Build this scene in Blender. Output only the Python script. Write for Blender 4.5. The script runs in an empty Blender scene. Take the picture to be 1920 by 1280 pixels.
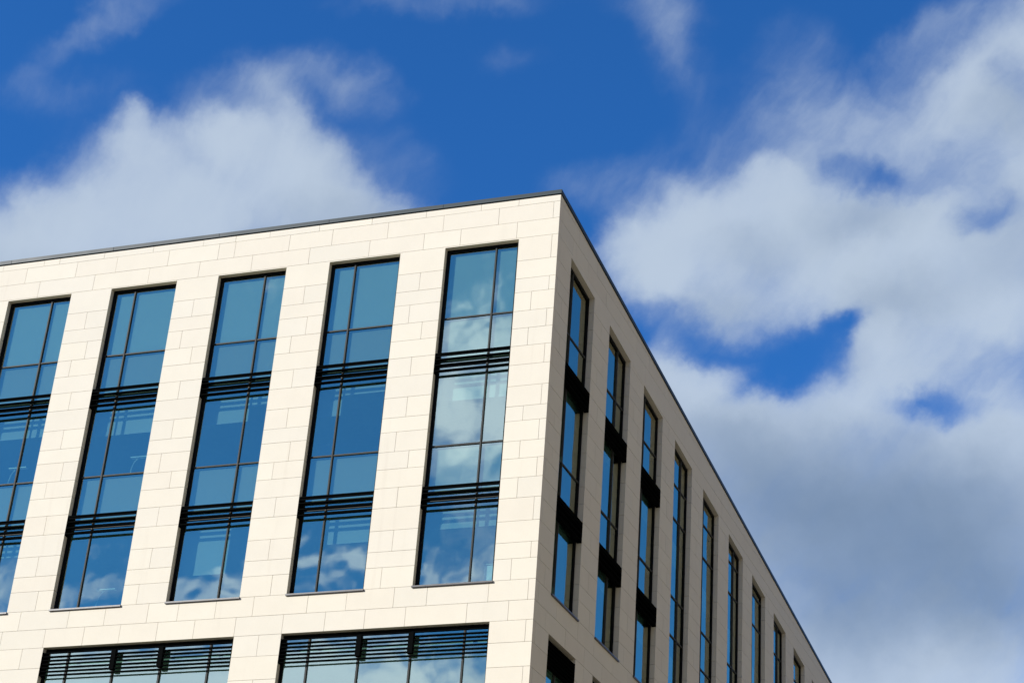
import bpy, math, random
from mathutils import Matrix, Vector

random.seed(7)
scene = bpy.context.scene
COL = scene.collection
Z0 = 17.6            # height of the datum (sill of the lowest tall windows) above the ground

# ------------------------------------------------------------------ camera
cam_data = bpy.data.cameras.new("camera")
cam = bpy.data.objects.new("camera", cam_data)
COL.objects.link(cam)
cam_data.sensor_fit = 'HORIZONTAL'
cam_data.sensor_width = 36.0
cam_data.lens = 69.28
cam_data.clip_start = 0.1
cam_data.clip_end = 5000
right = Vector((0.94580973, 0.317761, 0.06687225))
up = Vector((0.0991479, -0.47869914, 0.87236278))
fwd = Vector((-0.30921456, 0.81845897, 0.48426365))
rot = Matrix((right, up, -fwd)).transposed().to_4x4()
cam.matrix_world = Matrix.Translation((12.9674, -36.835, Z0 - 15.9785)) @ rot
scene.camera = cam

# ------------------------------------------------------------------ light and exposure
SUN_EL, SUN_AZ = math.radians(28), math.radians(46)      # azimuth off the front facade's normal, to its left
sun_dir = Vector((-math.sin(SUN_AZ) * math.cos(SUN_EL), -math.cos(SUN_AZ) * math.cos(SUN_EL), math.sin(SUN_EL)))
sl = bpy.data.lights.new("sun", 'SUN')
sl.energy = 4.5
sl.angle = math.radians(0.5)
sl.color = (1.0, 0.96, 0.90)
sun = bpy.data.objects.new("sun", sl)
COL.objects.link(sun)
sun.rotation_euler = sun_dir.to_track_quat('Z', 'Y').to_euler()
sun.location = sun_dir * 200

vs = scene.view_settings
vs.view_transform = 'Standard'
vs.look = 'None'
vs.exposure = 0.70
vs.gamma = 1.0
vs.use_curve_mapping = False
scene.cycles.max_bounces = 10
scene.cycles.transparent_max_bounces = 12

# ------------------------------------------------------------------ sky with clouds
CLOUDS = [  # x, y on the sky dome (stereographic), radii, turn, weight, core
    (-0.3471, 0.4658, 0.0443, 0.0219, 0.42, 1.0, 0.35), (-0.2995, 0.4726, 0.0516, 0.0262, 0.379, 1.0, 0.35), (-0.3024, 0.451, 0.0143, 0.0162, 0.387, 0.95, 0.35),
    (-0.2767, 0.4574, 0.0203, 0.012, 0.629, 0.95, 0.35), (-0.2598, 0.4802, 0.0259, 0.0174, 0.873, 1.0, 0.35), (-0.248, 0.4937, 0.0175, 0.0158, 0.859, 0.9, 0.2),
    (-0.2342, 0.5021, 0.0158, 0.0106, 0.669, 0.6, 0.0), (-0.3318, 0.4611, 0.0204, 0.0104, 0.409, 0.7, 0.2), (-0.3005, 0.4381, 0.0066, 0.0059, 0.388, 0.6, 0.0),
    (-0.2554, 0.4492, 0.0352, 0.0134, 0.35, 0.22, 0.0), (-0.2529, 0.4617, 0.0253, 0.0102, 1.136, 0.5, 0.0), (-0.2337, 0.4533, 0.0217, 0.0101, 0.681, 0.34, 0.0),
    (-0.2465, 0.474, 0.0188, 0.0103, 1.038, 0.38, 0.0), (-0.2667, 0.4414, 0.0218, 0.0116, 0.013, 0.2, 0), (-0.2898, 0.4077, 0.0244, 0.0072, -0.047, 0.2, 0.0),
    (-0.3051, 0.4102, 0.0245, 0.0072, -0.038, 0.24, 0.0), (-0.1968, 0.4379, 0.0393, 0.0065, 0.257, 0.28, 0.0), (-0.183, 0.4601, 0.015, 0.0083, -0.053, 0.18, 0.0),
    (-0.3126, 0.4267, 0.0232, 0.0082, 0.049, 0.2, 0.0), (-0.3277, 0.4166, 0.0162, 0.0083, 0.413, 0.2, 0), (-0.1316, 0.4702, 0.0115, 0.0246, 0.008, 0.32, 0.0),
    (-0.1357, 0.4591, 0.0212, 0.0097, 0.43, 0.22, 0), (-0.1666, 0.5078, 0.0242, 0.0104, 0.265, 0.25, 0), (-0.0959, 0.4871, 0.0146, 0.0198, -0.309, 0.22, 0),
    (-0.0313, 0.4998, 0.0296, 0.0211, -0.466, 0.85, 0.0), (-0.0504, 0.5097, 0.0385, 0.0149, -0.505, 0.58, 0.0), (-0.0808, 0.5132, 0.0329, 0.0135, -0.334, 0.5, 0.0),
    (-0.0358, 0.534, 0.0212, 0.0301, 0.155, 0.88, 0.1), (-0.0591, 0.5233, 0.0246, 0.0118, -0.359, 0.42, 0.0), (-0.1031, 0.5059, 0.0249, 0.0135, -0.223, 0.32, 0),
    (-0.0602, 0.4896, 0.0269, 0.0082, -0.523, 0.36, 0), (-0.1067, 0.5762, 0.0355, 0.0161, -0.159, 0.25, 0.0), (-0.0804, 0.5296, 0.0435, 0.0222, -0.252, 0.3, 0.0),
    (-0.1444, 0.5118, 0.0257, 0.0155, -0.103, 0.22, 0.0), (-0.2325, 0.4861, 0.0224, 0.0191, 1.022, 0.26, 0.0), (-0.3216, 0.4467, 0.0205, 0.0118, -0.296, 0.24, 0.0),
    (-0.1148, 0.4964, 0.0331, 0.0202, -0.474, 0.14, 0.0), (-0.135, 0.532, 0.0313, 0.0192, 0.057, 1.0, 0.2), (-0.1532, 0.5402, 0.023, 0.0195, 0.244, 1.0, 0.2),
    (-0.1093, 0.536, 0.0327, 0.0191, 0.123, 1.0, 0.2), (-0.134, 0.5594, 0.0267, 0.0152, 0.046, 0.85, 0.1), (-0.0903, 0.5559, 0.0345, 0.0193, 0.011, 1.0, 0.25),
    (-0.1605, 0.5329, 0.0141, 0.0124, -0.097, 0.5, 0), (-0.1067, 0.5233, 0.0186, 0.0086, -0.139, 0.55, 0), (-0.0656, 0.5533, 0.0339, 0.0225, 0.17, 1.0, 0.3),
    (-0.0495, 0.5717, 0.0339, 0.0279, 0.149, 1.0, 0.3), (-0.0869, 0.5763, 0.0211, 0.0196, -0.177, 0.95, 0.2), (-0.0894, 0.6425, 0.1168, 0.0467, 0.156, 1.0, 0.5),
    (-0.1497, 0.5875, 0.0275, 0.0147, 0.488, 0.95, 0.2), (-0.1381, 0.6033, 0.0478, 0.0204, 0.385, 1.0, 0.3), (-0.1094, 0.5997, 0.0362, 0.0128, -0.078, 0.95, 0.2),
    (-0.0804, 0.5901, 0.03, 0.0108, -0.011, 0.75, 0.1), (-0.053, 0.6198, 0.0406, 0.0218, 0.131, 1.0, 0.4), (-0.1077, 0.6917, 0.0957, 0.0386, 0.151, 1.0, 0.5),
    (-0.1574, 0.5726, 0.0127, 0.0091, 0.411, 0.8, 0.1), (-0.2293, -0.5702, 0.0205, 0.0335, -0.296, 1.0, 0.3), (-0.2056, -0.539, 0.0072, 0.0162, -0.286, 0.4, 0.0),
    (-0.2226, -0.5481, 0.0164, 0.0055, -0.297, 0.42, 0.0), (-0.2896, -0.6084, 0.0184, 0.0106, -0.337, 0.72, 0.0), (-0.3429, -0.5965, 0.0251, 0.0087, -0.387, 0.6, 0.0),
    (-0.3279, -0.6004, 0.0135, 0.0097, -0.197, 0.5, 0), (-0.3754, -0.5847, 0.0172, 0.0068, -0.419, 0.5, 0.0), (-0.4046, -0.5712, 0.015, 0.0135, -0.449, 0.65, 0.0),
    (-0.2613, -0.622, 0.0098, 0.0097, -0.308, 0.6, 0), (-0.2422, -0.6298, 0.0117, 0.0078, -0.289, 0.7, 0), (-0.3037, -0.6502, 0.1193, 0.0198, -0.388, 1.0, 0.4),
    (-0.3941, -0.6148, 0.0644, 0.0177, -0.481, 1.0, 0.3), (-0.2775, -0.5076, 0.0107, 0.0089, -1.056, 0.4, 0.0), (-0.2382, -0.6129, 0.0154, 0.0231, 0.057, 0.3, 0),
]
GAPS = [  # x, y on the sky dome (stereographic), radii, turn, weight, core
    (-0.1157, 0.5762, 0.0214, 0.0086, -0.151, 0.86, 0.0), (-0.1283, 0.5838, 0.0145, 0.0069, -0.231, 0.85, 0.0), (-0.1003, 0.5711, 0.0123, 0.0062, -0.075, 0.85, 0.0),
    (-0.1462, 0.5724, 0.0199, 0.0055, 0.402, 0.55, 0.0), (-0.1527, 0.5606, 0.0144, 0.0072, 0.761, 0.4, 0.0), (-0.071, 0.6035, 0.023, 0.0058, 0.243, 0.6, 0.0),
    (-0.0804, 0.5296, 0.0186, 0.0068, 0.455, 0.6, 0.0), (-0.0458, 0.5461, 0.0116, 0.006, -0.202, 0.5, 0.0), (-0.0335, 0.5043, 0.0094, 0.0065, -0.556, 0.35, 0.0),
    (-0.2407, -0.5882, 0.0114, 0.0113, -0.301, 0.4, 0),
]
GREYS = [  # x, y on the sky dome (stereographic), radii, turn, weight, core
    (-0.1007, 0.6426, 0.0774, 0.0358, 0.376, 0.95, 0.2), (-0.1397, 0.6106, 0.037, 0.0149, 0.647, 0.5, 0.0), (-0.0651, 0.6648, 0.055, 0.0319, 0.123, 0.7, 0.1),
    (-0.1201, 0.6644, 0.0378, 0.0308, 1.058, 0.8, 0.1), (-0.1194, 0.6034, 0.0365, 0.0111, 0.194, 0.25, 0), (-0.0726, 0.63, 0.0576, 0.0203, 0.144, 0.5, 0),
    (-0.0766, 0.5673, 0.0345, 0.0106, -0.005, 0.35, 0), (-0.0402, 0.5539, 0.0166, 0.0205, 0.15, 0.3, 0), (-0.2502, 0.4947, 0.0315, 0.0105, 0.335, 0.3, 0),
    (-0.3524, 0.4692, 0.0274, 0.0088, 0.424, 0.15, 0), (-0.1216, 0.544, 0.0157, 0.0105, 0.218, 0.3, 0), (-0.0379, 0.5135, 0.0143, 0.0099, -0.375, 0.3, 0),
    (-0.0858, 0.5408, 0.0221, 0.0086, 0.191, 0.35, 0), (-0.1379, 0.5604, 0.0214, 0.0108, 0.225, 0.3, 0), (-0.0986, 0.5814, 0.0106, 0.0108, 0.185, 0.2, 0),
]


class NT:
    """small helper for building node trees"""
    def __init__(s, tree):
        s.t = tree
        tree.nodes.clear()

    def n(s, kind, ins=None, **props):
        nd = s.t.nodes.new(kind)
        for k, v in props.items():
            setattr(nd, k, v)
        for k, v in (ins or {}).items():
            sock = nd.inputs[k]
            if isinstance(v, bpy.types.NodeSocket):
                s.t.links.new(v, sock)
            else:
                sock.default_value = v
        return nd

    def math(s, op, a, b=0.0, clamp=False):
        return s.n('ShaderNodeMath', {0: a, 1: b}, operation=op, use_clamp=clamp).outputs[0]

    def mix(s, fac, a, b, blend='MIX'):
        nd = s.n('ShaderNodeMix', data_type='RGBA', blend_type=blend)
        for sock, v in ((nd.inputs[0], fac), (nd.inputs[6], a), (nd.inputs[7], b)):
            if isinstance(v, bpy.types.NodeSocket):
                s.t.links.new(v, sock)
            else:
                sock.default_value = v
        return nd.outputs[2]

    def smooth(s, v, lo, hi, a=0.0, b=1.0):
        return s.n('ShaderNodeMapRange', {0: v, 1: lo, 2: hi, 3: a, 4: b}, interpolation_type='SMOOTHSTEP').outputs[0]


world = bpy.data.worlds.new("World")
scene.world = world
world.use_nodes = True
W = NT(world.node_tree)
sky = W.n('ShaderNodeTexSky', sky_type='NISHITA')
sky.sun_disc = False
sky.sun_elevation = SUN_EL
sky.sun_rotation = math.atan2(sun_dir.x, sun_dir.y)
sky.altitude = 100
sky.air_density = 1.0
sky.dust_density = 0.0
sky.ozone_density = 3.0
SKY_STRENGTH = 0.085
blue = W.mix(1.0, sky.outputs[0], (0.215, 0.70, 1.25, 1), 'MULTIPLY')

tc = W.n('ShaderNodeTexCoord')
sep = W.n('ShaderNodeSeparateXYZ', {0: tc.outputs['Generated']})
den = W.math('ADD', sep.outputs[2], 1.0)
den = W.math('MAXIMUM', den, 0.2)
px = W.math('DIVIDE', sep.outputs[0], den)
py = W.math('DIVIDE', sep.outputs[1], den)
P0 = W.n('ShaderNodeCombineXYZ', {0: px, 1: py, 2: 0.0}).outputs[0]     # stereographic map of the sky dome
w1 = W.n('ShaderNodeTexNoise', {'Vector': P0, 'Scale': 22.0, 'Detail': 3.0, 'Roughness': 0.55})
w1v = W.n('ShaderNodeVectorMath', {0: w1.outputs['Color'], 1: (0.5, 0.5, 0.5)}, operation='SUBTRACT').outputs[0]
w2 = W.n('ShaderNodeTexNoise', {'Vector': P0, 'Scale': 75.0, 'Detail': 4.0, 'Roughness': 0.6})
w2v = W.n('ShaderNodeVectorMath', {0: w2.outputs['Color'], 1: (0.5, 0.5, 0.5)}, operation='SUBTRACT').outputs[0]
P1 = W.n('ShaderNodeVectorMath', {0: w1v, 1: (0.022, 0.022, 0.0), 2: P0}, operation='MULTIPLY_ADD').outputs[0]
P2 = W.n('ShaderNodeVectorMath', {0: w2v, 1: (0.012, 0.012, 0.0), 2: P1}, operation='MULTIPLY_ADD').outputs[0]
fb = W.n('ShaderNodeTexNoise', {'Vector': P2, 'Scale': 48.0, 'Detail': 9.0, 'Roughness': 0.58}).outputs[0]
fb2 = W.n('ShaderNodeTexNoise', {'Vector': P1, 'Scale': 18.0, 'Detail': 6.0, 'Roughness': 0.55}).outputs[0]


def blob(x, y, rx, ry, a, w, core, after=None):
    # "after" makes the puffs evaluate one after the other, which keeps the shader small
    at = P2 if after is None else W.n('ShaderNodeVectorMath', {0: after, 1: (1e-9, 1e-9, 0), 2: P2}, operation='MULTIPLY_ADD').outputs[0]
    m = W.n('ShaderNodeMapping', {0: at, 1: (x, y, 0), 2: (0, 0, a), 3: (rx, ry, 1)}, vector_type='TEXTURE')
    ln = W.n('ShaderNodeVectorMath', {0: m.outputs[0]}, operation='LENGTH').outputs[1]
    return W.smooth(ln, core * 0.35, 1.40, w, 0.0)


cover = None
for b in CLOUDS:
    v = blob(*b, cover)
    # puffs add up like thicknesses of cloud: 1 - (1-a)(1-b)
    cover = v if cover is None else W.math('SUBTRACT', W.math('ADD', cover, v), W.math('MULTIPLY', cover, v))
for b in GAPS:
    v = blob(*b, cover)
    cover = W.math('SUBTRACT', cover, W.math('MULTIPLY', cover, v))
# loose fair-weather cloud over the rest of the dome (behind the camera and overhead)
back = W.smooth(sep.outputs[1], 0.25, -0.15)
rest = W.math('MULTIPLY', W.smooth(fb2, 0.52, 0.66), back)
low = W.smooth(sep.outputs[2], 0.30, 0.12)
low = W.math('MULTIPLY', low, W.smooth(fb2, 0.38, 0.56))
rest = W.math('MULTIPLY', W.math('MAXIMUM', W.math('MULTIPLY', rest, 0.0), low), 0.85)
cover = W.math('MAXIMUM', cover, rest)
# break the edges with the fractal noise; thin parts stay see-through
streak_at = W.n('ShaderNodeMapping', {0: P1, 2: (0, 0, 0.75)}).outputs[0]
streak_at = W.n('ShaderNodeVectorMath', {0: streak_at, 1: (30.0, 95.0, 1.0)}, operation='MULTIPLY').outputs[0]
streak = W.n('ShaderNodeTexNoise', {'Vector': streak_at, 'Scale': 1.0, 'Detail': 6.0, 'Roughness': 0.6}).outputs[0]
torn = W.math('ADD', W.math('MULTIPLY', fb, 0.55), W.math('MULTIPLY', streak, 0.45))
ragged = W.math('MULTIPLY', W.math('SUBTRACT', torn, 0.5), 2.9)
ragged = W.math('MULTIPLY', ragged, W.math('SUBTRACT', 1.13, cover))
dens = W.math('MULTIPLY', cover, W.math('ADD', 1.0, ragged))
dens = W.smooth(dens, 0.02, 1.08)
dens = W.math('MULTIPLY', dens, W.math('ADD', 0.80, W.math('MULTIPLY', fb2, 0.22)))

grey = None
for b in GREYS:
    v = blob(*b, cover if grey is None else grey)
    grey = v if grey is None else W.math('SUBTRACT', W.math('ADD', grey, v), W.math('MULTIPLY', grey, v))
grey = W.math('ADD', W.math('MULTIPLY', grey, 0.98), W.math('MULTIPLY', W.math('SUBTRACT', fb2, 0.48), 0.6), clamp=True)
cl_light = (0.335, 0.395, 0.468, 1)
cl_grey = (0.130, 0.182, 0.262, 1)
ccol = W.mix(grey, cl_light, cl_grey)
# clouds on the sun's side of the sky glow brighter
toward = W.n('ShaderNodeVectorMath', {0: tc.outputs['Generated'], 1: tuple(sun_dir)}, operation='DOT_PRODUCT').outputs[1]
ccol = W.mix(W.smooth(toward, 0.78, 0.95), ccol, W.mix(1.0, ccol, (2.05, 2.3, 2.75, 1), 'MULTIPLY'))
cloud_gain = W.n('ShaderNodeVectorMath', {0: ccol, 'Scale': 1.0 / SKY_STRENGTH}, operation='SCALE').outputs[0]
final = W.mix(dens, blue, cloud_gain)
bg = W.n('ShaderNodeBackground', {'Color': final, 'Strength': SKY_STRENGTH})
W.n('ShaderNodeOutputWorld', {'Surface': bg.outputs[0]})


# ------------------------------------------------------------------ materials
def material(name):
    m = bpy.data.materials.new(name)
    m.use_nodes = True
    return m, NT(m.node_tree)


def finish(t, sh):
    t.n('ShaderNodeOutputMaterial', {'Surface': sh})


def stone_material():
    m, t = material("limestone_cladding")
    geo = t.n('ShaderNodeNewGeometry')
    tc = t.n('ShaderNodeTexCoord')
    rnd = geo.outputs['Random Per Island']
    tint = t.n('ShaderNodeValToRGB', {0: rnd})
    cr = tint.color_ramp
    cr.elements[0].color = (0.590, 0.552, 0.458, 1)
    cr.elements[1].color = (0.620, 0.580, 0.477, 1)
    for p, c in ((0.25, (0.606, 0.568, 0.473, 1)), (0.5, (0.604, 0.558, 0.458, 1)), (0.75, (0.612, 0.570, 0.467, 1))):
        e = cr.elements.new(p)
        e.color = c
    grain = t.n('ShaderNodeTexNoise', {'Vector': tc.outputs['Object'], 'Scale': 30.0, 'Detail': 8.0, 'Roughness': 0.75}).outputs[0]
    cloudy = t.n('ShaderNodeTexNoise', {'Vector': tc.outputs['Object'], 'Scale': 1.7, 'Detail': 4.0, 'Roughness': 0.6}).outputs[0]
    f = t.math('ADD', t.math('MULTIPLY', grain, 0.16), t.math('MULTIPLY', cloudy, 0.10))
    f = t.math('ADD', f, 0.87)
    fc = t.n('ShaderNodeCombineColor', {0: f, 1: f, 2: f}).outputs[0]
    c = t.mix(1.0, tint.outputs[0], fc, 'MULTIPLY')
    # faint rain streaks
    mp = t.n('ShaderNodeMapping', {0: tc.outputs['Object'], 3: (2.2, 2.2, 0.12)})
    st = t.n('ShaderNodeTexNoise', {'Vector': mp.outputs[0], 'Scale': 1.5, 'Detail': 5.0, 'Roughness': 0.6}).outputs[0]
    c = t.mix(t.smooth(st, 0.58, 0.80, 0.0, 0.22), c, (0.42, 0.36, 0.28, 1))
    bmp = t.n('ShaderNodeBump', {'Strength': 0.12, 'Distance': 0.004, 'Height': grain})
    b = t.n('ShaderNodeBsdfPrincipled', {'Base Color': c, 'Roughness': 0.82, 'Normal': bmp.outputs[0], 'Specular IOR Level': 0.25})
    finish(t, b.outputs[0])
    return m


def plain(name, col, rough=0.6, metal=0.0, var=0.12, scale=12.0, spec=0.5):
    m, t = material(name)
    tc = t.n('ShaderNodeTexCoord')
    nz = t.n('ShaderNodeTexNoise', {'Vector': tc.outputs['Object'], 'Scale': scale, 'Detail': 5.0}).outputs[0]
    f = t.math('ADD', t.math('MULTIPLY', nz, 2 * var), 1.0 - var)
    fc = t.n('ShaderNodeCombineColor', {0: f, 1: f, 2: f}).outputs[0]
    c = t.mix(1.0, (*col, 1), fc, 'MULTIPLY')
    r = t.math('ADD', t.math('MULTIPLY', nz, 0.2), rough - 0.1)
    b = t.n('ShaderNodeBsdfPrincipled', {'Base Color': c, 'Roughness': r, 'Metallic': metal, 'Specular IOR Level': spec})
    finish(t, b.outputs[0])
    return m


def glass_material():
    """coated solar-control glazing: a mirror-like coat over tinted clear glass, each pane slightly bowed"""
    m, t = material("tinted_glazing")
    tc = t.n('ShaderNodeTexCoord')
    geo = t.n('ShaderNodeNewGeometry')
    off = t.n('ShaderNodeVectorMath', {0: (17.0, 9.0, 5.0), 'Scale': geo.outputs['Random Per Island']}, operation='SCALE').outputs[0]
    pos = t.n('ShaderNodeVectorMath', {0: tc.outputs['Object'], 1: off}, operation='ADD').outputs[0]
    nz = t.n('ShaderNodeTexNoise', {'Vector': pos, 'Scale': 0.9, 'Detail': 2.0, 'Roughness': 0.4}).outputs[0]
    bmp = t.n('ShaderNodeBump', {'Strength': 1.0, 'Distance': 0.007, 'Height': nz})
    gl = t.n('ShaderNodeBsdfGlossy', {'Color': (1.0, 1.0, 0.76, 1), 'Roughness': 0.0, 'Normal': bmp.outputs[0]})
    tr = t.n('ShaderNodeBsdfTransparent', {'Color': (0.44, 0.66, 0.62, 1)})
    lw = t.n('ShaderNodeLayerWeight', {'Blend': 0.5})
    fac = t.math('ADD', t.math('MULTIPLY', t.math('POWER', lw.outputs['Facing'], 5.0), 1.0 - GLASS_BASE), GLASS_BASE, clamp=True)
    mx = t.n('ShaderNodeMixShader', {0: fac, 1: tr.outputs[0], 2: gl.outputs[0]})
    finish(t, mx.outputs[0])
    return m


GLASS_BASE = 0.40
M_STONE = stone_material()
M_BACK = plain("mortar_backing", (0.24, 0.22, 0.185), 0.9)
M_FRAME = plain("dark_grey_aluminium", (0.042, 0.045, 0.043), 0.6, 0.0, 0.1, 12.0, 0.12)
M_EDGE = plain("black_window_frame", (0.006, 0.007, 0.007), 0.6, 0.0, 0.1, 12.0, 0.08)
M_LOUVRE = plain("black_anodised_fins", (0.0035, 0.004, 0.004), 0.8, 0.0, 0.15, 12.0, 0.0)
M_SILL = plain("grey_sill_metal", (0.062, 0.060, 0.060), 0.4, 0.0, 0.1)
M_COPING = plain("slate_grey_coping_metal", (0.024, 0.038, 0.044), 0.5, 0.0, 0.15, 1.5, 0.2)
M_GLASS = glass_material()
M_BLIND = plain("pale_roller_blind", (0.48, 0.46, 0.42), 0.85, 0.0, 0.05, 3.0)
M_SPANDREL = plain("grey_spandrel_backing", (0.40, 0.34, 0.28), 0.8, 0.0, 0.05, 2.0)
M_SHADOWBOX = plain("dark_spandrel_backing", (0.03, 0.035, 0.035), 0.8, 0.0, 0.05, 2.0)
M_SLAB = plain("office_floor_and_ceiling", (0.50, 0.52, 0.44), 0.8)
M_ROOM = plain("office_inner_wall", (0.48, 0.50, 0.40), 0.85, 0.0, 0.1, 1.0)
M_ROOF = plain("roof_membrane", (0.18, 0.18, 0.18), 0.9)
M_WHITE = plain("white_lacquer", (0.80, 0.82, 0.80), 0.4)
M_DESK = plain("pale_desk_top", (0.55, 0.52, 0.46), 0.5)
M_DARK = plain("dark_plastic", (0.03, 0.03, 0.035), 0.5)
M_FABRIC = plain("pale_seat_mesh", (0.60, 0.66, 0.64), 0.9)
M_BRICK = plain("buff_render", (0.27, 0.245, 0.205), 0.9, 0.0, 0.2, 3.0)
M_BROWN = plain("brown_brick", (0.13, 0.085, 0.05), 0.9, 0.0, 0.2, 3.0)
M_PAVING = plain("street_paving", (0.15, 0.125, 0.085), 0.9, 0.0, 0.2, 0.8)


# ------------------------------------------------------------------ geometry helpers
class MB:
    def __init__(s):
        s.v, s.f = [], []

    def hexa(s, p):
        """eight corners: bottom loop 0-3, top loop 4-7"""
        o = len(s.v)
        s.v += [tuple(q) for q in p]
        s.f += [tuple(o + i for i in q) for q in ((3, 2, 1, 0), (4, 5, 6, 7), (0, 1, 5, 4), (1, 2, 6, 5), (2, 3, 7, 6), (3, 0, 4, 7))]

    def prism(s, front, back):
        o, n = len(s.v), len(front)
        s.v += [tuple(q) for q in front] + [tuple(q) for q in back]
        s.f.append(tuple(o + i for i in range(n)))
        s.f.append(tuple(o + n + i for i in reversed(range(n))))
        for i in range(n):
            j = (i + 1) % n
            s.f.append((o + j, o + i, o + n + i, o + n + j))

    def quad(s, p):
        o = len(s.v)
        s.v += [tuple(q) for q in p]
        s.f.append((o, o + 1, o + 2, o + 3))

    def box(s, a, b):
        s.hexa([(a[0], a[1], a[2]), (b[0], a[1], a[2]), (b[0], b[1], a[2]), (a[0], b[1], a[2]),
                (a[0], a[1], b[2]), (b[0], a[1], b[2]), (b[0], b[1], b[2]), (a[0], b[1], b[2])])

    def tube(s, pts, r, n=8):
        pts = [Vector(p) for p in pts]
        o = len(s.v)
        for i, p in enumerate(pts):
            d = (pts[min(i + 1, len(pts) - 1)] - pts[max(i - 1, 0)]).normalized()
            a = d.cross(Vector((0, 0, 1)))
            if a.length < 1e-3:
                a = Vector((1, 0, 0))
            a.normalize()
            b = d.cross(a)
            for k in range(n):
                w = 2 * math.pi * k / n
                s.v.append(tuple(p + r * (a * math.cos(w) + b * math.sin(w))))
        for i in range(len(pts) - 1):
            for k in range(n):
                s.f.append((o + i * n + k, o + i * n + (k + 1) % n, o + (i + 1) * n + (k + 1) % n, o + (i + 1) * n + k))
        s.f.append(tuple(o + k for k in reversed(range(n))))
        s.f.append(tuple(o + (len(pts) - 1) * n + k for k in range(n)))

    def cyl(s, c, r, z0, z1, n=20, r2=None):
        o = len(s.v)
        for z, rr in ((z0, r), (z1, r if r2 is None else r2)):
            for k in range(n):
                w = 2 * math.pi * k / n
                s.v.append((c[0] + rr * math.cos(w), c[1] + rr * math.sin(w), z))
        for k in range(n):
            s.f.append((o + k, o + (k + 1) % n, o + n + (k + 1) % n, o + n + k))
        s.f.append(tuple(o + k for k in reversed(range(n))))
        s.f.append(tuple(o + n + k for k in range(n)))

    def build(s, name, mat, parent=None, bevel=0.0, fix=True):
        me = bpy.data.meshes.new(name)
        me.from_pydata(s.v, [], s.f)
        me.materials.append(mat)
        import bmesh
        bm = bmesh.new()
        bm.from_mesh(me)
        if fix:
            bmesh.ops.recalc_face_normals(bm, faces=bm.faces)
        if bevel:
            bmesh.ops.bevel(bm, geom=list(bm.edges), offset=bevel, segments=2, affect='EDGES')
        bm.to_mesh(me)
        bm.free()
        ob = bpy.data.objects.new(name, me)
        COL.objects.link(ob)
        if parent is not None:
            ob.parent = parent
            ob.matrix_parent_inverse = parent_world(parent).inverted()
        return ob


def parent_world(p):
    m = Matrix.Translation(p.location) @ p.rotation_euler.to_matrix().to_4x4()
    if p.parent is not None:
        m = parent_world(p.parent) @ p.matrix_parent_inverse @ m
    return m


def empty(name, loc, label, cat, group=None):
    o = bpy.data.objects.new(name, None)
    o.empty_display_size = 0.3
    COL.objects.link(o)
    o.location = loc
    o['label'] = label
    o['category'] = cat
    if group:
        o['group'] = group
    return o


# ------------------------------------------------------------------ the two facades
SLOPE = 0.072        # the courses of the side facade climb along the street
HEAD, ROOF = 8.574, 9.698


class Facade:
    """h runs along the wall from the corner, s is height in courses, d is depth behind the stone face"""
    def __init__(s, side, slope):
        s.side, s.k = side, slope

    def p(s, h, c, d):
        z = Z0 + c + s.k * h
        return (-h, d, z) if s.side == 'front' else (-d, h, z)

    def lvl(s, z, h):               # course height of a truly level height z at h
        return z - s.k * h

    def bar(s, mb, h0, h1, c0, c1, d0, d1):
        P = s.p
        mb.hexa([P(h0, c0, d0), P(h1, c0, d0), P(h1, c0, d1), P(h0, c0, d1),
                 P(h0, c1, d0), P(h1, c1, d0), P(h1, c1, d1), P(h0, c1, d1)])

    def bar_level_top(s, mb, h0, h1, c0, z1, d0, d1, level_bottom=False):
        P = s.p
        f = (lambda h: s.lvl(c0, h)) if level_bottom else (lambda h: c0)
        g = lambda h: s.lvl(z1, h)
        mb.hexa([P(h0, f(h0), d0), P(h1, f(h1), d0), P(h1, f(h1), d1), P(h0, f(h0), d1),
                 P(h0, g(h0), d0), P(h1, g(h1), d0), P(h1, g(h1), d1), P(h0, g(h0), d1)])


FRONT = Facade('front', 0.0)
SIDE = Facade('side', SLOPE)
REVEAL = 0.14                     # depth of the stone reveal to the window frame
FRONT_LEN, SIDE_LEN = 20.6, 46.0
BOTTOM = -17.6
COURSES = [9.698, 9.515, 9.055, 8.6, 7.965, 7.475, 7.10, 6.60, 6.14, 5.68, 5.19, 4.645, 4.13, 3.76, 3.26, 2.825, 2.36,
           1.87, 1.32, 0.815, 0.44, -0.05, -0.52, -0.97, -1.46, -2.0, -2.55, -3.0, -3.45, -3.9, -4.3]
z = -4.3
while z > BOTTOM - 0.05:
    z -= 0.49
    COURSES.append(z)

W_FRONT, P_FRONT, O_FRONT = 1.8502, 3.0, 0.9699
W_SIDE, P_SIDE, O_SIDE = 1.9545, 3.2878, 1.0626
N_FRONT, N_SIDE = 6, 13
front_open = [(O_FRONT + i * P_FRONT, O_FRONT + i * P_FRONT + W_FRONT) for i in range(N_FRONT)]
side_open = [(O_SIDE + i * P_SIDE, O_SIDE + i * P_SIDE + W_SIDE) for i in range(N_SIDE)]
front_low = [(0.97, 5.82), (6.97, 11.80), (12.97, 17.80)]
side_low = list(side_open)
LOW_TOP, LOW_BOT = -0.97, -4.3

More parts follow.
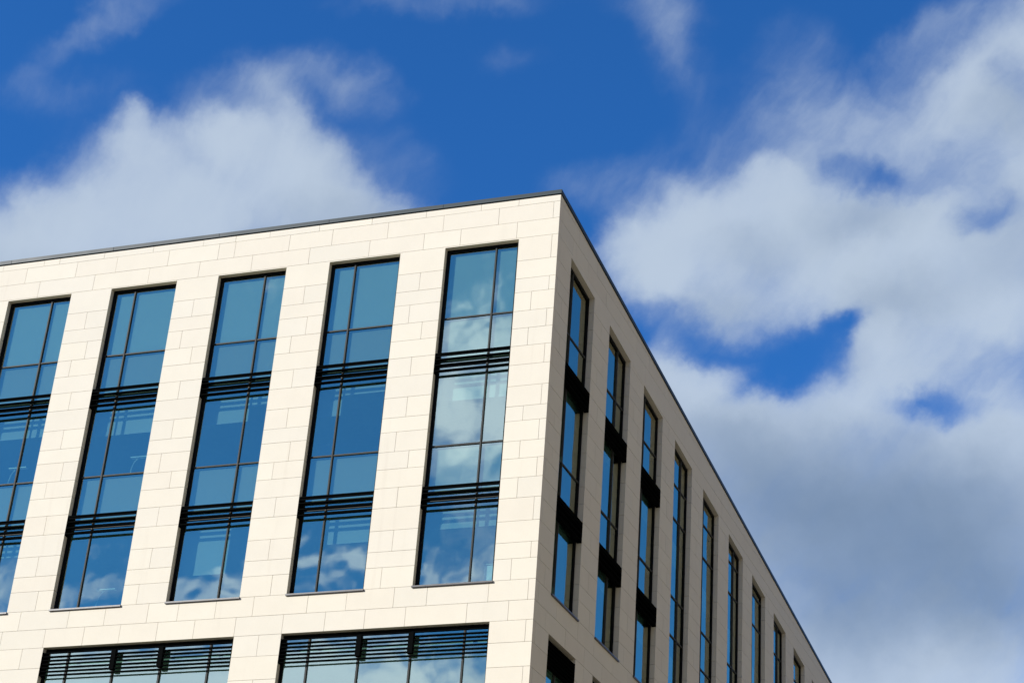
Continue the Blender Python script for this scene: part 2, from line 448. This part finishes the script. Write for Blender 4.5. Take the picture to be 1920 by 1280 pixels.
top1 = [1.04, 1.99, 3.40, 4.82, 6.22, 7.56, 8.50, 9.40, 10.81, 12.22, 13.52, 13.98, 15.2, 16.6, 18.0, 19.4]
top2 = [0.16, 1.52, 2.93, 4.37, 5.84, 6.99, 8.48, 8.93, 10.33, 11.81, 12.97, 14.45, 15.85, 17.3, 18.7, 20.0]
top3 = [1.035, 2.455, 3.395, 4.81, 6.40, 7.95, 9.40, 10.81, 12.38, 13.98, 15.4, 16.9, 18.3, 19.7]
low1 = [0.155, 1.05, 2.46, 3.23, 4.35, 5.28, 6.60, 7.53, 8.47, 9.24, 10.34, 11.29, 12.58, 13.5, 14.5, 15.3, 16.3, 17.3, 18.6, 19.5]
low2 = [0.57, 1.51, 2.92, 3.87, 4.81, 5.82, 6.98, 8.0, 8.93, 9.88, 10.81, 11.83, 12.98, 14.0, 15.0, 16.0, 17.0, 18.0, 19.1]


def joints_for(fac, idx, h0, h1, nxt):
    """heights of a course: its vertical joints between h0 and h1"""
    c = 0.5 * (COURSES[idx] + nxt)
    if fac is FRONT:
        if idx == 0: return top1
        if idx == 1: return top2
        if idx == 2: return top3
        if idx == 21: return low1
        if idx == 22: return low2
    else:
        period = 1.42
        ph = {0: 0.62, 1: 0.2, 2: 1.04, 21: 0.16, 22: 0.8}.get(idx)
        if ph is not None:
            out, k = [], 0
            while ph + k * period < SIDE_LEN:
                out.append(ph + k * period + 0.09 * math.sin(3.1 * k + idx))
                k += 1
            return out
    pier = h1 - h0
    mid = idx
    if idx > 22:
        if h1 - h0 > 3:                                    # plain wall far below the picture
            return [h0 + 0.7 * (idx % 2) + 1.4 * k for k in range(40)]
        return [h0 + pier * (0.16 if h0 < 0.01 else 0.47)] if idx % 2 else []
    if h0 < 0.01:                                          # the pier at the corner
        if idx in (3, 5, 7, 9, 11, 13, 15, 17, 19): return [0.153 + 0.006 * math.sin(idx * 2)]
        if idx in (6, 8, 12, 14, 16, 20): return [0.565 + 0.01 * math.sin(idx)]
        if idx == 18: return []
        return []
    odd = int(round(h0 / 3.0)) % 2 == 1
    a, b = (0.35, 0.66) if not odd else (0.66, 0.35)
    r = {4: 0.5, 6: a, 7: b, 9: 0.5, 11: 0.5, 13: a, 14: b, 16: 0.5, 18: 0.5, 20: a}.get(idx)
    return [h0 + r * pier] if r is not None else []


def clip(poly, a, b, c):
    """keep the side a*h + b*s <= c"""
    out = []
    for i in range(len(poly)):
        p, q = poly[i], poly[(i + 1) % len(poly)]
        fp, fq = a * p[0] + b * p[1] - c, a * q[0] + b * q[1] - c
        if fp <= 0: out.append(p)
        if (fp < 0 < fq) or (fq < 0 < fp):
            t = fp / (fp - fq)
            out.append((p[0] + t * (q[0] - p[0]), p[1] + t * (q[1] - p[1])))
    res = []
    for p in out:
        if not res or abs(p[0] - res[-1][0]) + abs(p[1] - res[-1][1]) > 1e-5: res.append(p)
    return res


GAP = 0.0037


def clad(fac, mb, back, h0, h1, c_lo, c_hi, thick, lo_level=None, hi_level=None):
    """stone panels over h0..h1; lo_level / hi_level are truly level limits"""
    k = fac.k
    for i in range(len(COURSES) - 1):
        a, b = COURSES[i + 1], COURSES[i]
        if fac is SIDE and i == 0:
            b = ROOF + 0.2
        if b <= c_lo + 1e-6 or a >= c_hi - 1e-6:
            continue
        js = [h for h in joints_for(fac, i, h0, h1, a) if h0 + 0.03 < h < h1 - 0.03]
        cuts = [h0] + js + [h1]
        for m in range(len(cuts) - 1):
            l, r = cuts[m] + (GAP if m else 0), cuts[m + 1] - (GAP if m < len(cuts) - 2 else 0)
            a2 = max(a, c_lo) + (GAP if a > c_lo - 1e-6 else 0)
            b2 = min(b, c_hi) - (GAP if b < c_hi + 1e-6 else 0)
            poly = [(l, a2), (r, a2), (r, b2), (l, b2)]
            if hi_level is not None: poly = clip(poly, k, 1.0, hi_level)
            if lo_level is not None and len(poly) >= 3: poly = clip(poly, -k, -1.0, -lo_level)
            if len(poly) < 3: continue
            hs = [q[0] for q in poly]; ss = [q[1] for q in poly]
            if max(hs) - min(hs) < 0.02 or max(ss) - min(ss) < 0.012: continue
            j = random.uniform(-0.0012, 0.0012)
            th = thick
            if min(hs) < 0.001:                            # mitred thin panel at the street corner
                th = 0.035
                bk = [(max(h, th + 0.001), s) for h, s in poly]
                j = 0.0
            else:
                bk = poly
            mb.prism([fac.p(h, s, j) for h, s in poly], [fac.p(h, s, th) for h, s in bk])


building = empty("office_building", (-FRONT_LEN / 2, SIDE_LEN / 2, 0),
                 "pale limestone office building with a sharp street corner and tall dark framed windows", "building")

wall = MB()
back = MB()
RV = REVEAL + 0.06
# front facade
F = FRONT
edges = [(-0.0, front_open[0][0])] + [(front_open[i][1], front_open[i + 1][0]) for i in range(N_FRONT - 1)] + [(front_open[-1][1], FRONT_LEN)]
for h0, h1 in edges:
    clad(F, wall, back, h0, h1, -0.05, 8.6, RV, hi_level=HEAD)
    back.quad([F.p(h0 + .012, -0.06, .05), F.p(h1 - .012, -0.06, .05), F.p(h1 - .012, HEAD + .02, .05), F.p(h0 + .012, HEAD + .02, .05)])
clad(F, wall, back, 0, FRONT_LEN, 8.6 - 0.026, ROOF, RV, lo_level=HEAD)
back.quad([F.p(.012, HEAD + .012, .05), F.p(FRONT_LEN, HEAD + .012, .05), F.p(FRONT_LEN, ROOF - .01, .05), F.p(.012, ROOF - .01, .05)])
clad(F, wall, back, 0, FRONT_LEN, LOW_TOP, -0.05, RV)
back.quad([F.p(.012, LOW_TOP + .012, .05), F.p(FRONT_LEN, LOW_TOP + .012, .05), F.p(FRONT_LEN, -0.06, .05), F.p(.012, -0.06, .05)])
edges = [(0.0, front_low[0][0]), (front_low[0][1], front_low[1][0]), (front_low[1][1], front_low[2][0]), (front_low[2][1], FRONT_LEN)]
for h0, h1 in edges:
    clad(F, wall, back, h0, h1, LOW_BOT, LOW_TOP, RV)
    back.quad([F.p(h0 + .012, LOW_BOT, .05), F.p(h1 - .012, LOW_BOT, .05), F.p(h1 - .012, LOW_TOP + .02, .05), F.p(h0 + .012, LOW_TOP + .02, .05)])
clad(F, wall, back, 0, FRONT_LEN, BOTTOM, LOW_BOT, RV)
back.quad([F.p(.012, BOTTOM, .05), F.p(FRONT_LEN, BOTTOM, .05), F.p(FRONT_LEN, LOW_BOT - .01, .05), F.p(.012, LOW_BOT - .01, .05)])

# side facade
S = SIDE
edges = [(0.0, side_open[0][0])] + [(side_open[i][1], side_open[i + 1][0]) for i in range(N_SIDE - 1)] + [(side_open[-1][1], SIDE_LEN)]
for h0, h1 in edges:
    clad(S, wall, back, h0, h1, -0.05, 8.7, RV, hi_level=HEAD)
    back.quad([S.p(max(h0 + .012, .05), -0.06, .05), S.p(h1 - .012, -0.06, .05), S.p(h1 - .012, S.lvl(HEAD, h1) + .02, .05), S.p(max(h0 + .012, .05), S.lvl(HEAD, h0) + .02, .05)])
clad(S, wall, back, 0, SIDE_LEN, 4.0, ROOF + 0.2, RV, lo_level=HEAD, hi_level=ROOF)
back.quad([S.p(.05, S.lvl(HEAD, .05) + .012, .05), S.p(SIDE_LEN, S.lvl(HEAD, SIDE_LEN) + .012, .05), S.p(SIDE_LEN, S.lvl(ROOF, SIDE_LEN) - .01, .05), S.p(.05, S.lvl(ROOF, .05) - .01, .05)])
clad(S, wall, back, 0, SIDE_LEN, LOW_TOP, -0.05, RV)
back.quad([S.p(.05, LOW_TOP + .012, .05), S.p(SIDE_LEN, LOW_TOP + .012, .05), S.p(SIDE_LEN, -0.06, .05), S.p(.05, -0.06, .05)])
for h0, h1 in edges:
    clad(S, wall, back, h0, h1, LOW_BOT, LOW_TOP, RV)
    back.quad([S.p(max(h0 + .012, .05), LOW_BOT, .05), S.p(h1 - .012, LOW_BOT, .05), S.p(h1 - .012, LOW_TOP + .02, .05), S.p(max(h0 + .012, .05), LOW_TOP + .02, .05)])
clad(S, wall, back, 0, SIDE_LEN, BOTTOM - 3.4, LOW_BOT, RV, lo_level=BOTTOM)
back.quad([S.p(.05, BOTTOM, .05), S.p(SIDE_LEN, S.lvl(BOTTOM, SIDE_LEN), .05), S.p(SIDE_LEN, LOW_BOT - .01, .05), S.p(.05, LOW_BOT - .01, .05)])
wall_ob = wall.build("stone_wall", M_STONE, building)
back.build("mortar_bed", M_BACK, wall_ob)

# ------------------------------------------------------------------ coping and roof
cp = MB()
u = -0.03
while u < FRONT_LEN:
    e = min(u + 3.0, FRONT_LEN)
    cp.box((-e + .003, -0.032, Z0 + ROOF + .006), (-u, 0.36, Z0 + ROOF + 0.118))
    u = e
v = 0.363
while v < SIDE_LEN:
    e = min(v + 3.0, SIDE_LEN)
    cp.box((-0.36, v, Z0 + ROOF + .006), (0.032, e - .003, Z0 + ROOF + 0.118))
    v = e
cp.build("coping", M_COPING, building, bevel=0.004)
rf = MB()
rf.box((-FRONT_LEN, 0.30, Z0 + 8.95), (-0.30, SIDE_LEN, Z0 + ROOF - 0.25))
rf.build("roof", M_ROOF, building)
# floors: walking level / ceiling level, each slab a part
for lo, hi in ((5.42, 6.10), (2.02, 2.74), (-1.35, -0.66), (-4.9, -4.2)):
    m = MB()
    m.box((-FRONT_LEN + .05, 0.34, Z0 + lo), (-0.34, SIDE_LEN - .05, Z0 + hi))
    m.build("floor_slab", M_SLAB, building)
core = MB()
core.box((-FRONT_LEN + .1, 6.0, Z0 - 4.2), (-6.0, SIDE_LEN - .1, Z0 + 8.94))
core.build("inner_wall", M_ROOM, building)
ends = MB()
ends.box((-FRONT_LEN - .2, 0.0, 0), (-FRONT_LEN - .01, SIDE_LEN, Z0 + ROOF))
ends.box((-FRONT_LEN - .2, SIDE_LEN + .01, 0), (0, SIDE_LEN + .2, Z0 + ROOF))
ends.build("rear_wall", M_STONE, building)

# ------------------------------------------------------------------ windows
GLASS_D = 0.172
D0, D1 = 0.135, 0.20
LEVELS_LOUVRED = (3.50, 6.86)


def panes(fac, hs, zs, level_top=None):
    m = MB()
    for i in range(len(hs) - 1):
        for j in range(len(zs) - 1):
            a, b = hs[i], hs[i + 1]
            c0, c1 = zs[j], zs[j + 1]
            tl = random.uniform(-0.003, 0.003)
            ta = random.uniform(-0.003, 0.003)
            top = (lambda h: fac.lvl(level_top, h)) if (level_top is not None and j == len(zs) - 2) else (lambda h: c1)
            q = [fac.p(a, c0, GLASS_D + tl), fac.p(b, c0, GLASS_D - tl), fac.p(b, top(b), GLASS_D - tl + ta), fac.p(a, top(a), GLASS_D + tl + ta)]
            m.quad(q if fac.side == 'side' else q[::-1])               # faces look outwards
    return m


def window(fac, h0, h1, mull, transoms, louvres, blinds, label=None):
    e = 0.004
    f = MB()
    wd = 0.075 if fac is FRONT else 0.05
    # jambs, head and bottom rail
    fac.bar_level_top(f, h0 + e, h0 + wd, -0.045, HEAD - e, D0, D1)
    fac.bar_level_top(f, h1 - wd, h1 - e, -0.045, HEAD - e, D0, D1)
    P, L = fac.p, fac.lvl
    a, b = h0 + wd, h1 - wd
    f.hexa([P(a, L(HEAD - .075, a), D0), P(b, L(HEAD - .075, b), D0), P(b, L(HEAD - .075, b), D1), P(a, L(HEAD - .075, a), D1),
            P(a, L(HEAD - e, a), D0), P(b, L(HEAD - e, b), D0), P(b, L(HEAD - e, b), D1), P(a, L(HEAD - e, a), D1)])
    fac.bar(f, a, b, -0.044, 0.012, D0, D1)
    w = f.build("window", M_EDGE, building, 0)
    # mullion and transoms are a lighter grey than the outer frame
    f = MB()
    fac.bar_level_top(f, mull - .016, mull + .016, 0.012, HEAD - .075, D0 - .004, D1 - .008)
    for t in transoms:
        fac.bar(f, a, mull - .016, t - .017, t + .017, D0 + .010, D1 - .010)
        fac.bar(f, mull + .016, b, t - .017, t + .017, D0 + .010, D1 - .010)
    f.build("glazing_bars", M_FRAME, w)
    if label: w['label'] = label
    zs = [0.0] + list(transoms) + [None]
    zs2 = [-0.02] + list(transoms) + [HEAD]
    panes(fac, [h0 + .03, mull, h1 - .03], zs2, HEAD - .04).build("pane", M_GLASS, w, fix=False)
    s = MB()
    fac.bar(s, h0 - .012, h1 + .012, -0.088, -0.047, -0.038, D0 - .004)
    s.build("sill", M_SILL, w, bevel=0.003)
    # fixed sun louvres at two floor lines
    for top in louvres:
        m = MB()
        for k in range(4):
            c = top - 0.148 * k
            fac.bar(m, h0 + .016, h1 - .016, c - .028, c, -0.006, 0.075 if fac is FRONT else 0.124)
        fac.bar(m, h0 + .016, h1 - .016, top - .085, top - .0265, 0.012, 0.022)
        fac.bar(m, h0 + .003, h0 + .0155, top - .50, top + .004, -0.002, 0.122)
        fac.bar(m, h1 - .0155, h1 - .003, top - .50, top + .004, -0.002, 0.122)
        m.build("louvre", M_LOUVRE, w)
    # opaque backing of the spandrel zone at each floor
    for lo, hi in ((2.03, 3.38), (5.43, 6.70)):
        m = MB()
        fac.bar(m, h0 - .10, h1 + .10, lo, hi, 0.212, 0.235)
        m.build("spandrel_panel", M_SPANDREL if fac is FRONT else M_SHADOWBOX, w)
    for (bl, br, zt, zb, d) in blinds:
        m = MB()
        fac.bar(m, bl, br, zb, zt, d, d + .004)
        fac.bar(m, bl, br, zb - .03, zb + .001, d - .004, d + .012)
        m.build("blind", M_BLIND, w)
    return w


mulls = [1.57, 5.19, 7.60, 11.20, 13.596, 17.20]
# lower edge of the blinds: left pane, right pane, for the middle and the lower storey (None = rolled up)
mid_blinds = [(4.65, 4.65), (4.55, 5.08), (4.63, 5.02), (4.60, 4.60), (4.75, 4.75), (4.7, 4.7)]
low_blinds = [(1.45, 1.45), (None, 1.28), (0.75, None), (None, None), (1.55, 1.55), (None, 1.2)]
for i, (h0, h1) in enumerate(front_open):
    mu = mulls[i]
    bl = [(mu + .01, h1 + .06, 8.9, 6.705, 0.205), (h0 - .06, mu - .01, 8.9, 6.705, 0.205)]
    for (lft, rgt), zt in ((mid_blinds[i], 5.42), (low_blinds[i], 2.02)):
        if lft is not None: bl.append((mu + .03, h1 + .1, zt, lft, 0.37))
        if rgt is not None: bl.append((h0 - .1, mu - .03, zt, rgt, 0.37))
    window(FRONT, h0, h1, mu, (2.03, 3.38, 5.43, 6.70), (5.705, 2.318), bl)
for i, (h0, h1) in enumerate(side_open):
    mu = h0 + (0.62 if i % 2 == 0 else 1.25)
    if i < 3:
        window(SIDE, h0, h1, mu, (2.03, 3.36, 5.43, 6.68), (5.705, 2.33), [])
    else:
        window(SIDE, h0, h1, mu, (2.24, 3.36, 5.66, 6.68), (), [])


def wide_window(fac, h0, h1, mull, brackets):
    e, wd = 0.004, 0.06
    f = MB()
    fac.bar(f, h0 + e, h0 + wd, LOW_BOT, LOW_TOP - e, D0, D1)
    fac.bar(f, h1 - wd, h1 - e, LOW_BOT, LOW_TOP - e, D0, D1)
    fac.bar(f, h0 + wd, h1 - wd, LOW_TOP - .07, LOW_TOP - e, D0, D1)
    fac.bar(f, h0 + wd, h1 - wd, LOW_BOT, LOW_BOT + .06, D0, D1)
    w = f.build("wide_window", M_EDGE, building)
    f = MB()
    for mu in mull:
        fac.bar(f, mu - .019, mu + .019, LOW_BOT + .06, LOW_TOP - .07, D0 - .004, D1 - .008)
    f.build("glazing_bars", M_FRAME, w)
    panes(fac, [h0 + .03] + list(mull) + [h1 - .03], [LOW_BOT + .03, LOW_TOP - .03]).build("pane", M_GLASS, w, fix=False)
    m = MB()
    for k in range(7):
        c = -1.090 - 0.0875 * k
        fac.bar(m, h0 + .018, h1 - .018, c - .020, c, 0.015, 0.068 if fac is FRONT else 0.128)
    fac.bar(m, h0 + .003, h0 + .0175, -1.64, -1.085, -0.002, 0.13)
    fac.bar(m, h1 - .0175, h1 - .003, -1.64, -1.085, -0.002, 0.13)
    lv = m.build("louvre", M_LOUVRE, w)
    for b in brackets:
        m = MB()
        fac.bar(m, b - .115, b, -1.575, -1.10, 0.000, 0.10)
        br = m.build("bracket", M_LOUVRE, lv)
    return w


for (h0, h1), mu in zip(front_low, ([1.57, 2.78, 3.99, 5.19], [7.59, 8.79, 9.99, 11.20], [13.59, 14.79, 15.99, 17.20])):
    wide_window(FRONT, h0, h1, mu, (mu[1] + .02, mu[2] + .02))
for i, (h0, h1) in enumerate(side_low):
    wide_window(SIDE, h0, h1, [h0 + 0.98], ())

# ------------------------------------------------------------------ things behind the glass
def desk(x0, x1, y0, y1, zf, label):
    o = empty("desk", ((x0 + x1) / 2, (y0 + y1) / 2, zf), label, "desk", "desks behind the windows")
    m = MB(); m.box((x0, y0, zf + .70), (x1, y1, zf + .73)); m.build("desk_top", M_DESK, o)
    for x in (x0 + .03, x1 - .08):
        for y in (y0 + .03, y1 - .08):
            m = MB(); m.box((x, y, zf + .001), (x + .05, y + .05, zf + .699)); m.build("leg", M_DARK, o)
    return o


def desk_lamp(u_base, y, zt, label, flip=1):
    """slim task lamp: round foot, curved stem, long flat head"""
    o = empty("desk_lamp", (-u_base, y, zt), label, "lamp", "task lamps behind the windows")
    m = MB(); m.cyl((-u_base, y), .075, zt + .001, zt + .022); m.build("base", M_WHITE, o)
    pts = []
    for k in range(13):
        t = k / 12
        pts.append((-u_base + flip * (0.02 + 0.20 * t ** 2.2), y, zt + .02 + 0.46 * (1 - (1 - t) ** 1.6)))
    m = MB(); m.tube(pts, .010); m.build("stem", M_WHITE, o)
    ex, _, ez = pts[-1]
    m = MB(); m.box((ex - .24, y - .05, ez), (ex + .26, y + .05, ez + .024)); m.build("lamp_head", M_WHITE, o, bevel=.006)
    return o


ZMID, ZLOW = Z0 + 2.741, Z0 - 0.659
desk(-11.9, -10.0, .36, 1.05, ZMID, "pale desk under a task lamp, middle storey, fourth tall window from the corner")
desk(-15.0, -13.2, .36, 1.05, ZMID, "pale desk under a task lamp, middle storey of the leftmost tall window")
desk(-5.9, -4.1, .36, 1.05, ZMID, "pale desk carrying a computer screen, second tall window from the corner")
desk(-11.9, -10.0, .36, 1.05, ZLOW, "pale desk in front of a mesh chair, lowest storey behind the glass")
desk_lamp(10.66, .42 + .06, ZMID + .731, "slim white task lamp, middle storey of the fourth tall window from the corner")
desk_lamp(14.05, .42 + .06, ZMID + .731, "slim white task lamp on the desk behind the leftmost tall window")
desk_lamp(10.95, .42 + .06, ZLOW + .731, "slim white task lamp beside the mesh chair, lowest storey behind the glass")

o = empty("computer_screen", (-5.55, .55, ZMID + .731), "flat grey computer screen seen from behind, second tall window from the corner", "screen")
m = MB(); m.box((-5.78, .50, ZMID + .80), (-5.30, .53, ZMID + 1.16)); m.build("screen_panel", M_SPANDREL, o, bevel=.006)
m = MB(); m.box((-5.57, .531, ZMID + .745), (-5.51, .56, ZMID + 1.0)); m.build("stand", M_DARK, o)
m = MB(); m.box((-5.66, .48, ZMID + .732), (-5.42, .64, ZMID + .744)); m.build("foot", M_DARK, o)

o = empty("office_chair", (-10.45, 1.30, ZLOW), "pale mesh office chair, lowest storey of the fourth tall window from the corner", "chair")
m = MB()
m.hexa([(-10.68, 1.06, ZLOW + .46), (-10.22, 1.06, ZLOW + .46), (-10.22, 1.52, ZLOW + .46), (-10.68, 1.52, ZLOW + .46),
        (-10.70, 1.04, ZLOW + .53), (-10.20, 1.04, ZLOW + .53), (-10.20, 1.54, ZLOW + .53), (-10.70, 1.54, ZLOW + .53)])
m.build("seat", M_FABRIC, o, bevel=.02)
m = MB()
m.hexa([(-10.66, 1.50, ZLOW + .60), (-10.24, 1.50, ZLOW + .60), (-10.24, 1.54, ZLOW + .60), (-10.66, 1.54, ZLOW + .60),
        (-10.60, 1.58, ZLOW + 1.35), (-10.30, 1.58, ZLOW + 1.35), (-10.30, 1.62, ZLOW + 1.35), (-10.60, 1.62, ZLOW + 1.35)])
m.build("backrest", M_FABRIC, o, bevel=.015)
m = MB(); m.cyl((-10.45, 1.30), .03, ZLOW + .08, ZLOW + .459); m.build("column", M_DARK, o)
m = MB()
for k in range(5):
    w = 2 * math.pi * k / 5
    m.tube([(-10.45, 1.30, ZLOW + .08), (-10.45 + .30 * math.cos(w), 1.30 + .30 * math.sin(w), ZLOW + .03)], .028)
m.build("star_base", M_DARK, o)

o = empty("storage_cabinet", (-1.10, .58, ZLOW), "white storage cabinet, lowest storey of the tall front window nearest the corner", "cabinet")
m = MB(); m.box((-1.34, .40, ZLOW + .03), (-0.62, .80, ZLOW + 1.16)); m.build("carcass", M_WHITE, o, bevel=.008)
m = MB(); m.box((-1.32, .42, ZLOW + .001), (-0.64, .78, ZLOW + .029)); m.build("plinth", M_DARK, o)
m = MB(); m.box((-1.36, .38, ZLOW + 1.161), (-0.60, .82, ZLOW + 1.185)); m.build("top_board", M_DESK, o)

# ------------------------------------------------------------------ unseen blocks added to bounce and block light
def block(name, label, x0, x1, y0, y1, h, mat, wins):
    o = empty(name, ((x0 + x1) / 2, (y0 + y1) / 2, 0), label, "building")
    m = MB(); m.box((x0, y0, 0), (x1, y1, h)); m.build("wall", mat, o)
    m = MB(); m.box((x0 - .2, y0 - .2, h + .002), (x1 + .2, y1 + .2, h + .4)); m.build("parapet", M_SILL, o)
    for a, b in wins:
        m = MB(); m.box(a, b); m.build("window", M_DARK, o)


block("unseen_bounce_block", "unseen tall buff block across the side street, added to bounce warm light", 23, 39, -75, 62, 50, M_BRICK,  # out of view; sized to warm the side facade and cut blue sky
      [((22.97, -1.6 + 6.0 * k, 9.0 + 3.3 * f), (23.02, 0.0 + 6.0 * k, 10.9 + 3.3 * f)) for f in range(9) for k in range(9)])
block("unseen_sky_blocker", "unseen dark brown block across the square, added to block low sky light", -130, 22, -114, -94, 48, M_BROWN,  # out of view; added to hide low sky and darken the reveals
      [((-126 + 11.5 * k, -94.02, 8.0 + 6.5 * f), (-121 + 11.5 * k, -93.97, 11.4 + 6.5 * f)) for f in range(6) for k in range(13)])

# ------------------------------------------------------------------ ground
g = MB()
g.quad([(-1500, -1500, 0), (1500, -1500, 0), (1500, 1500, 0), (-1500, 1500, 0)])
ground = g.build("ground", M_PAVING)
ground['kind'] = 'structure'
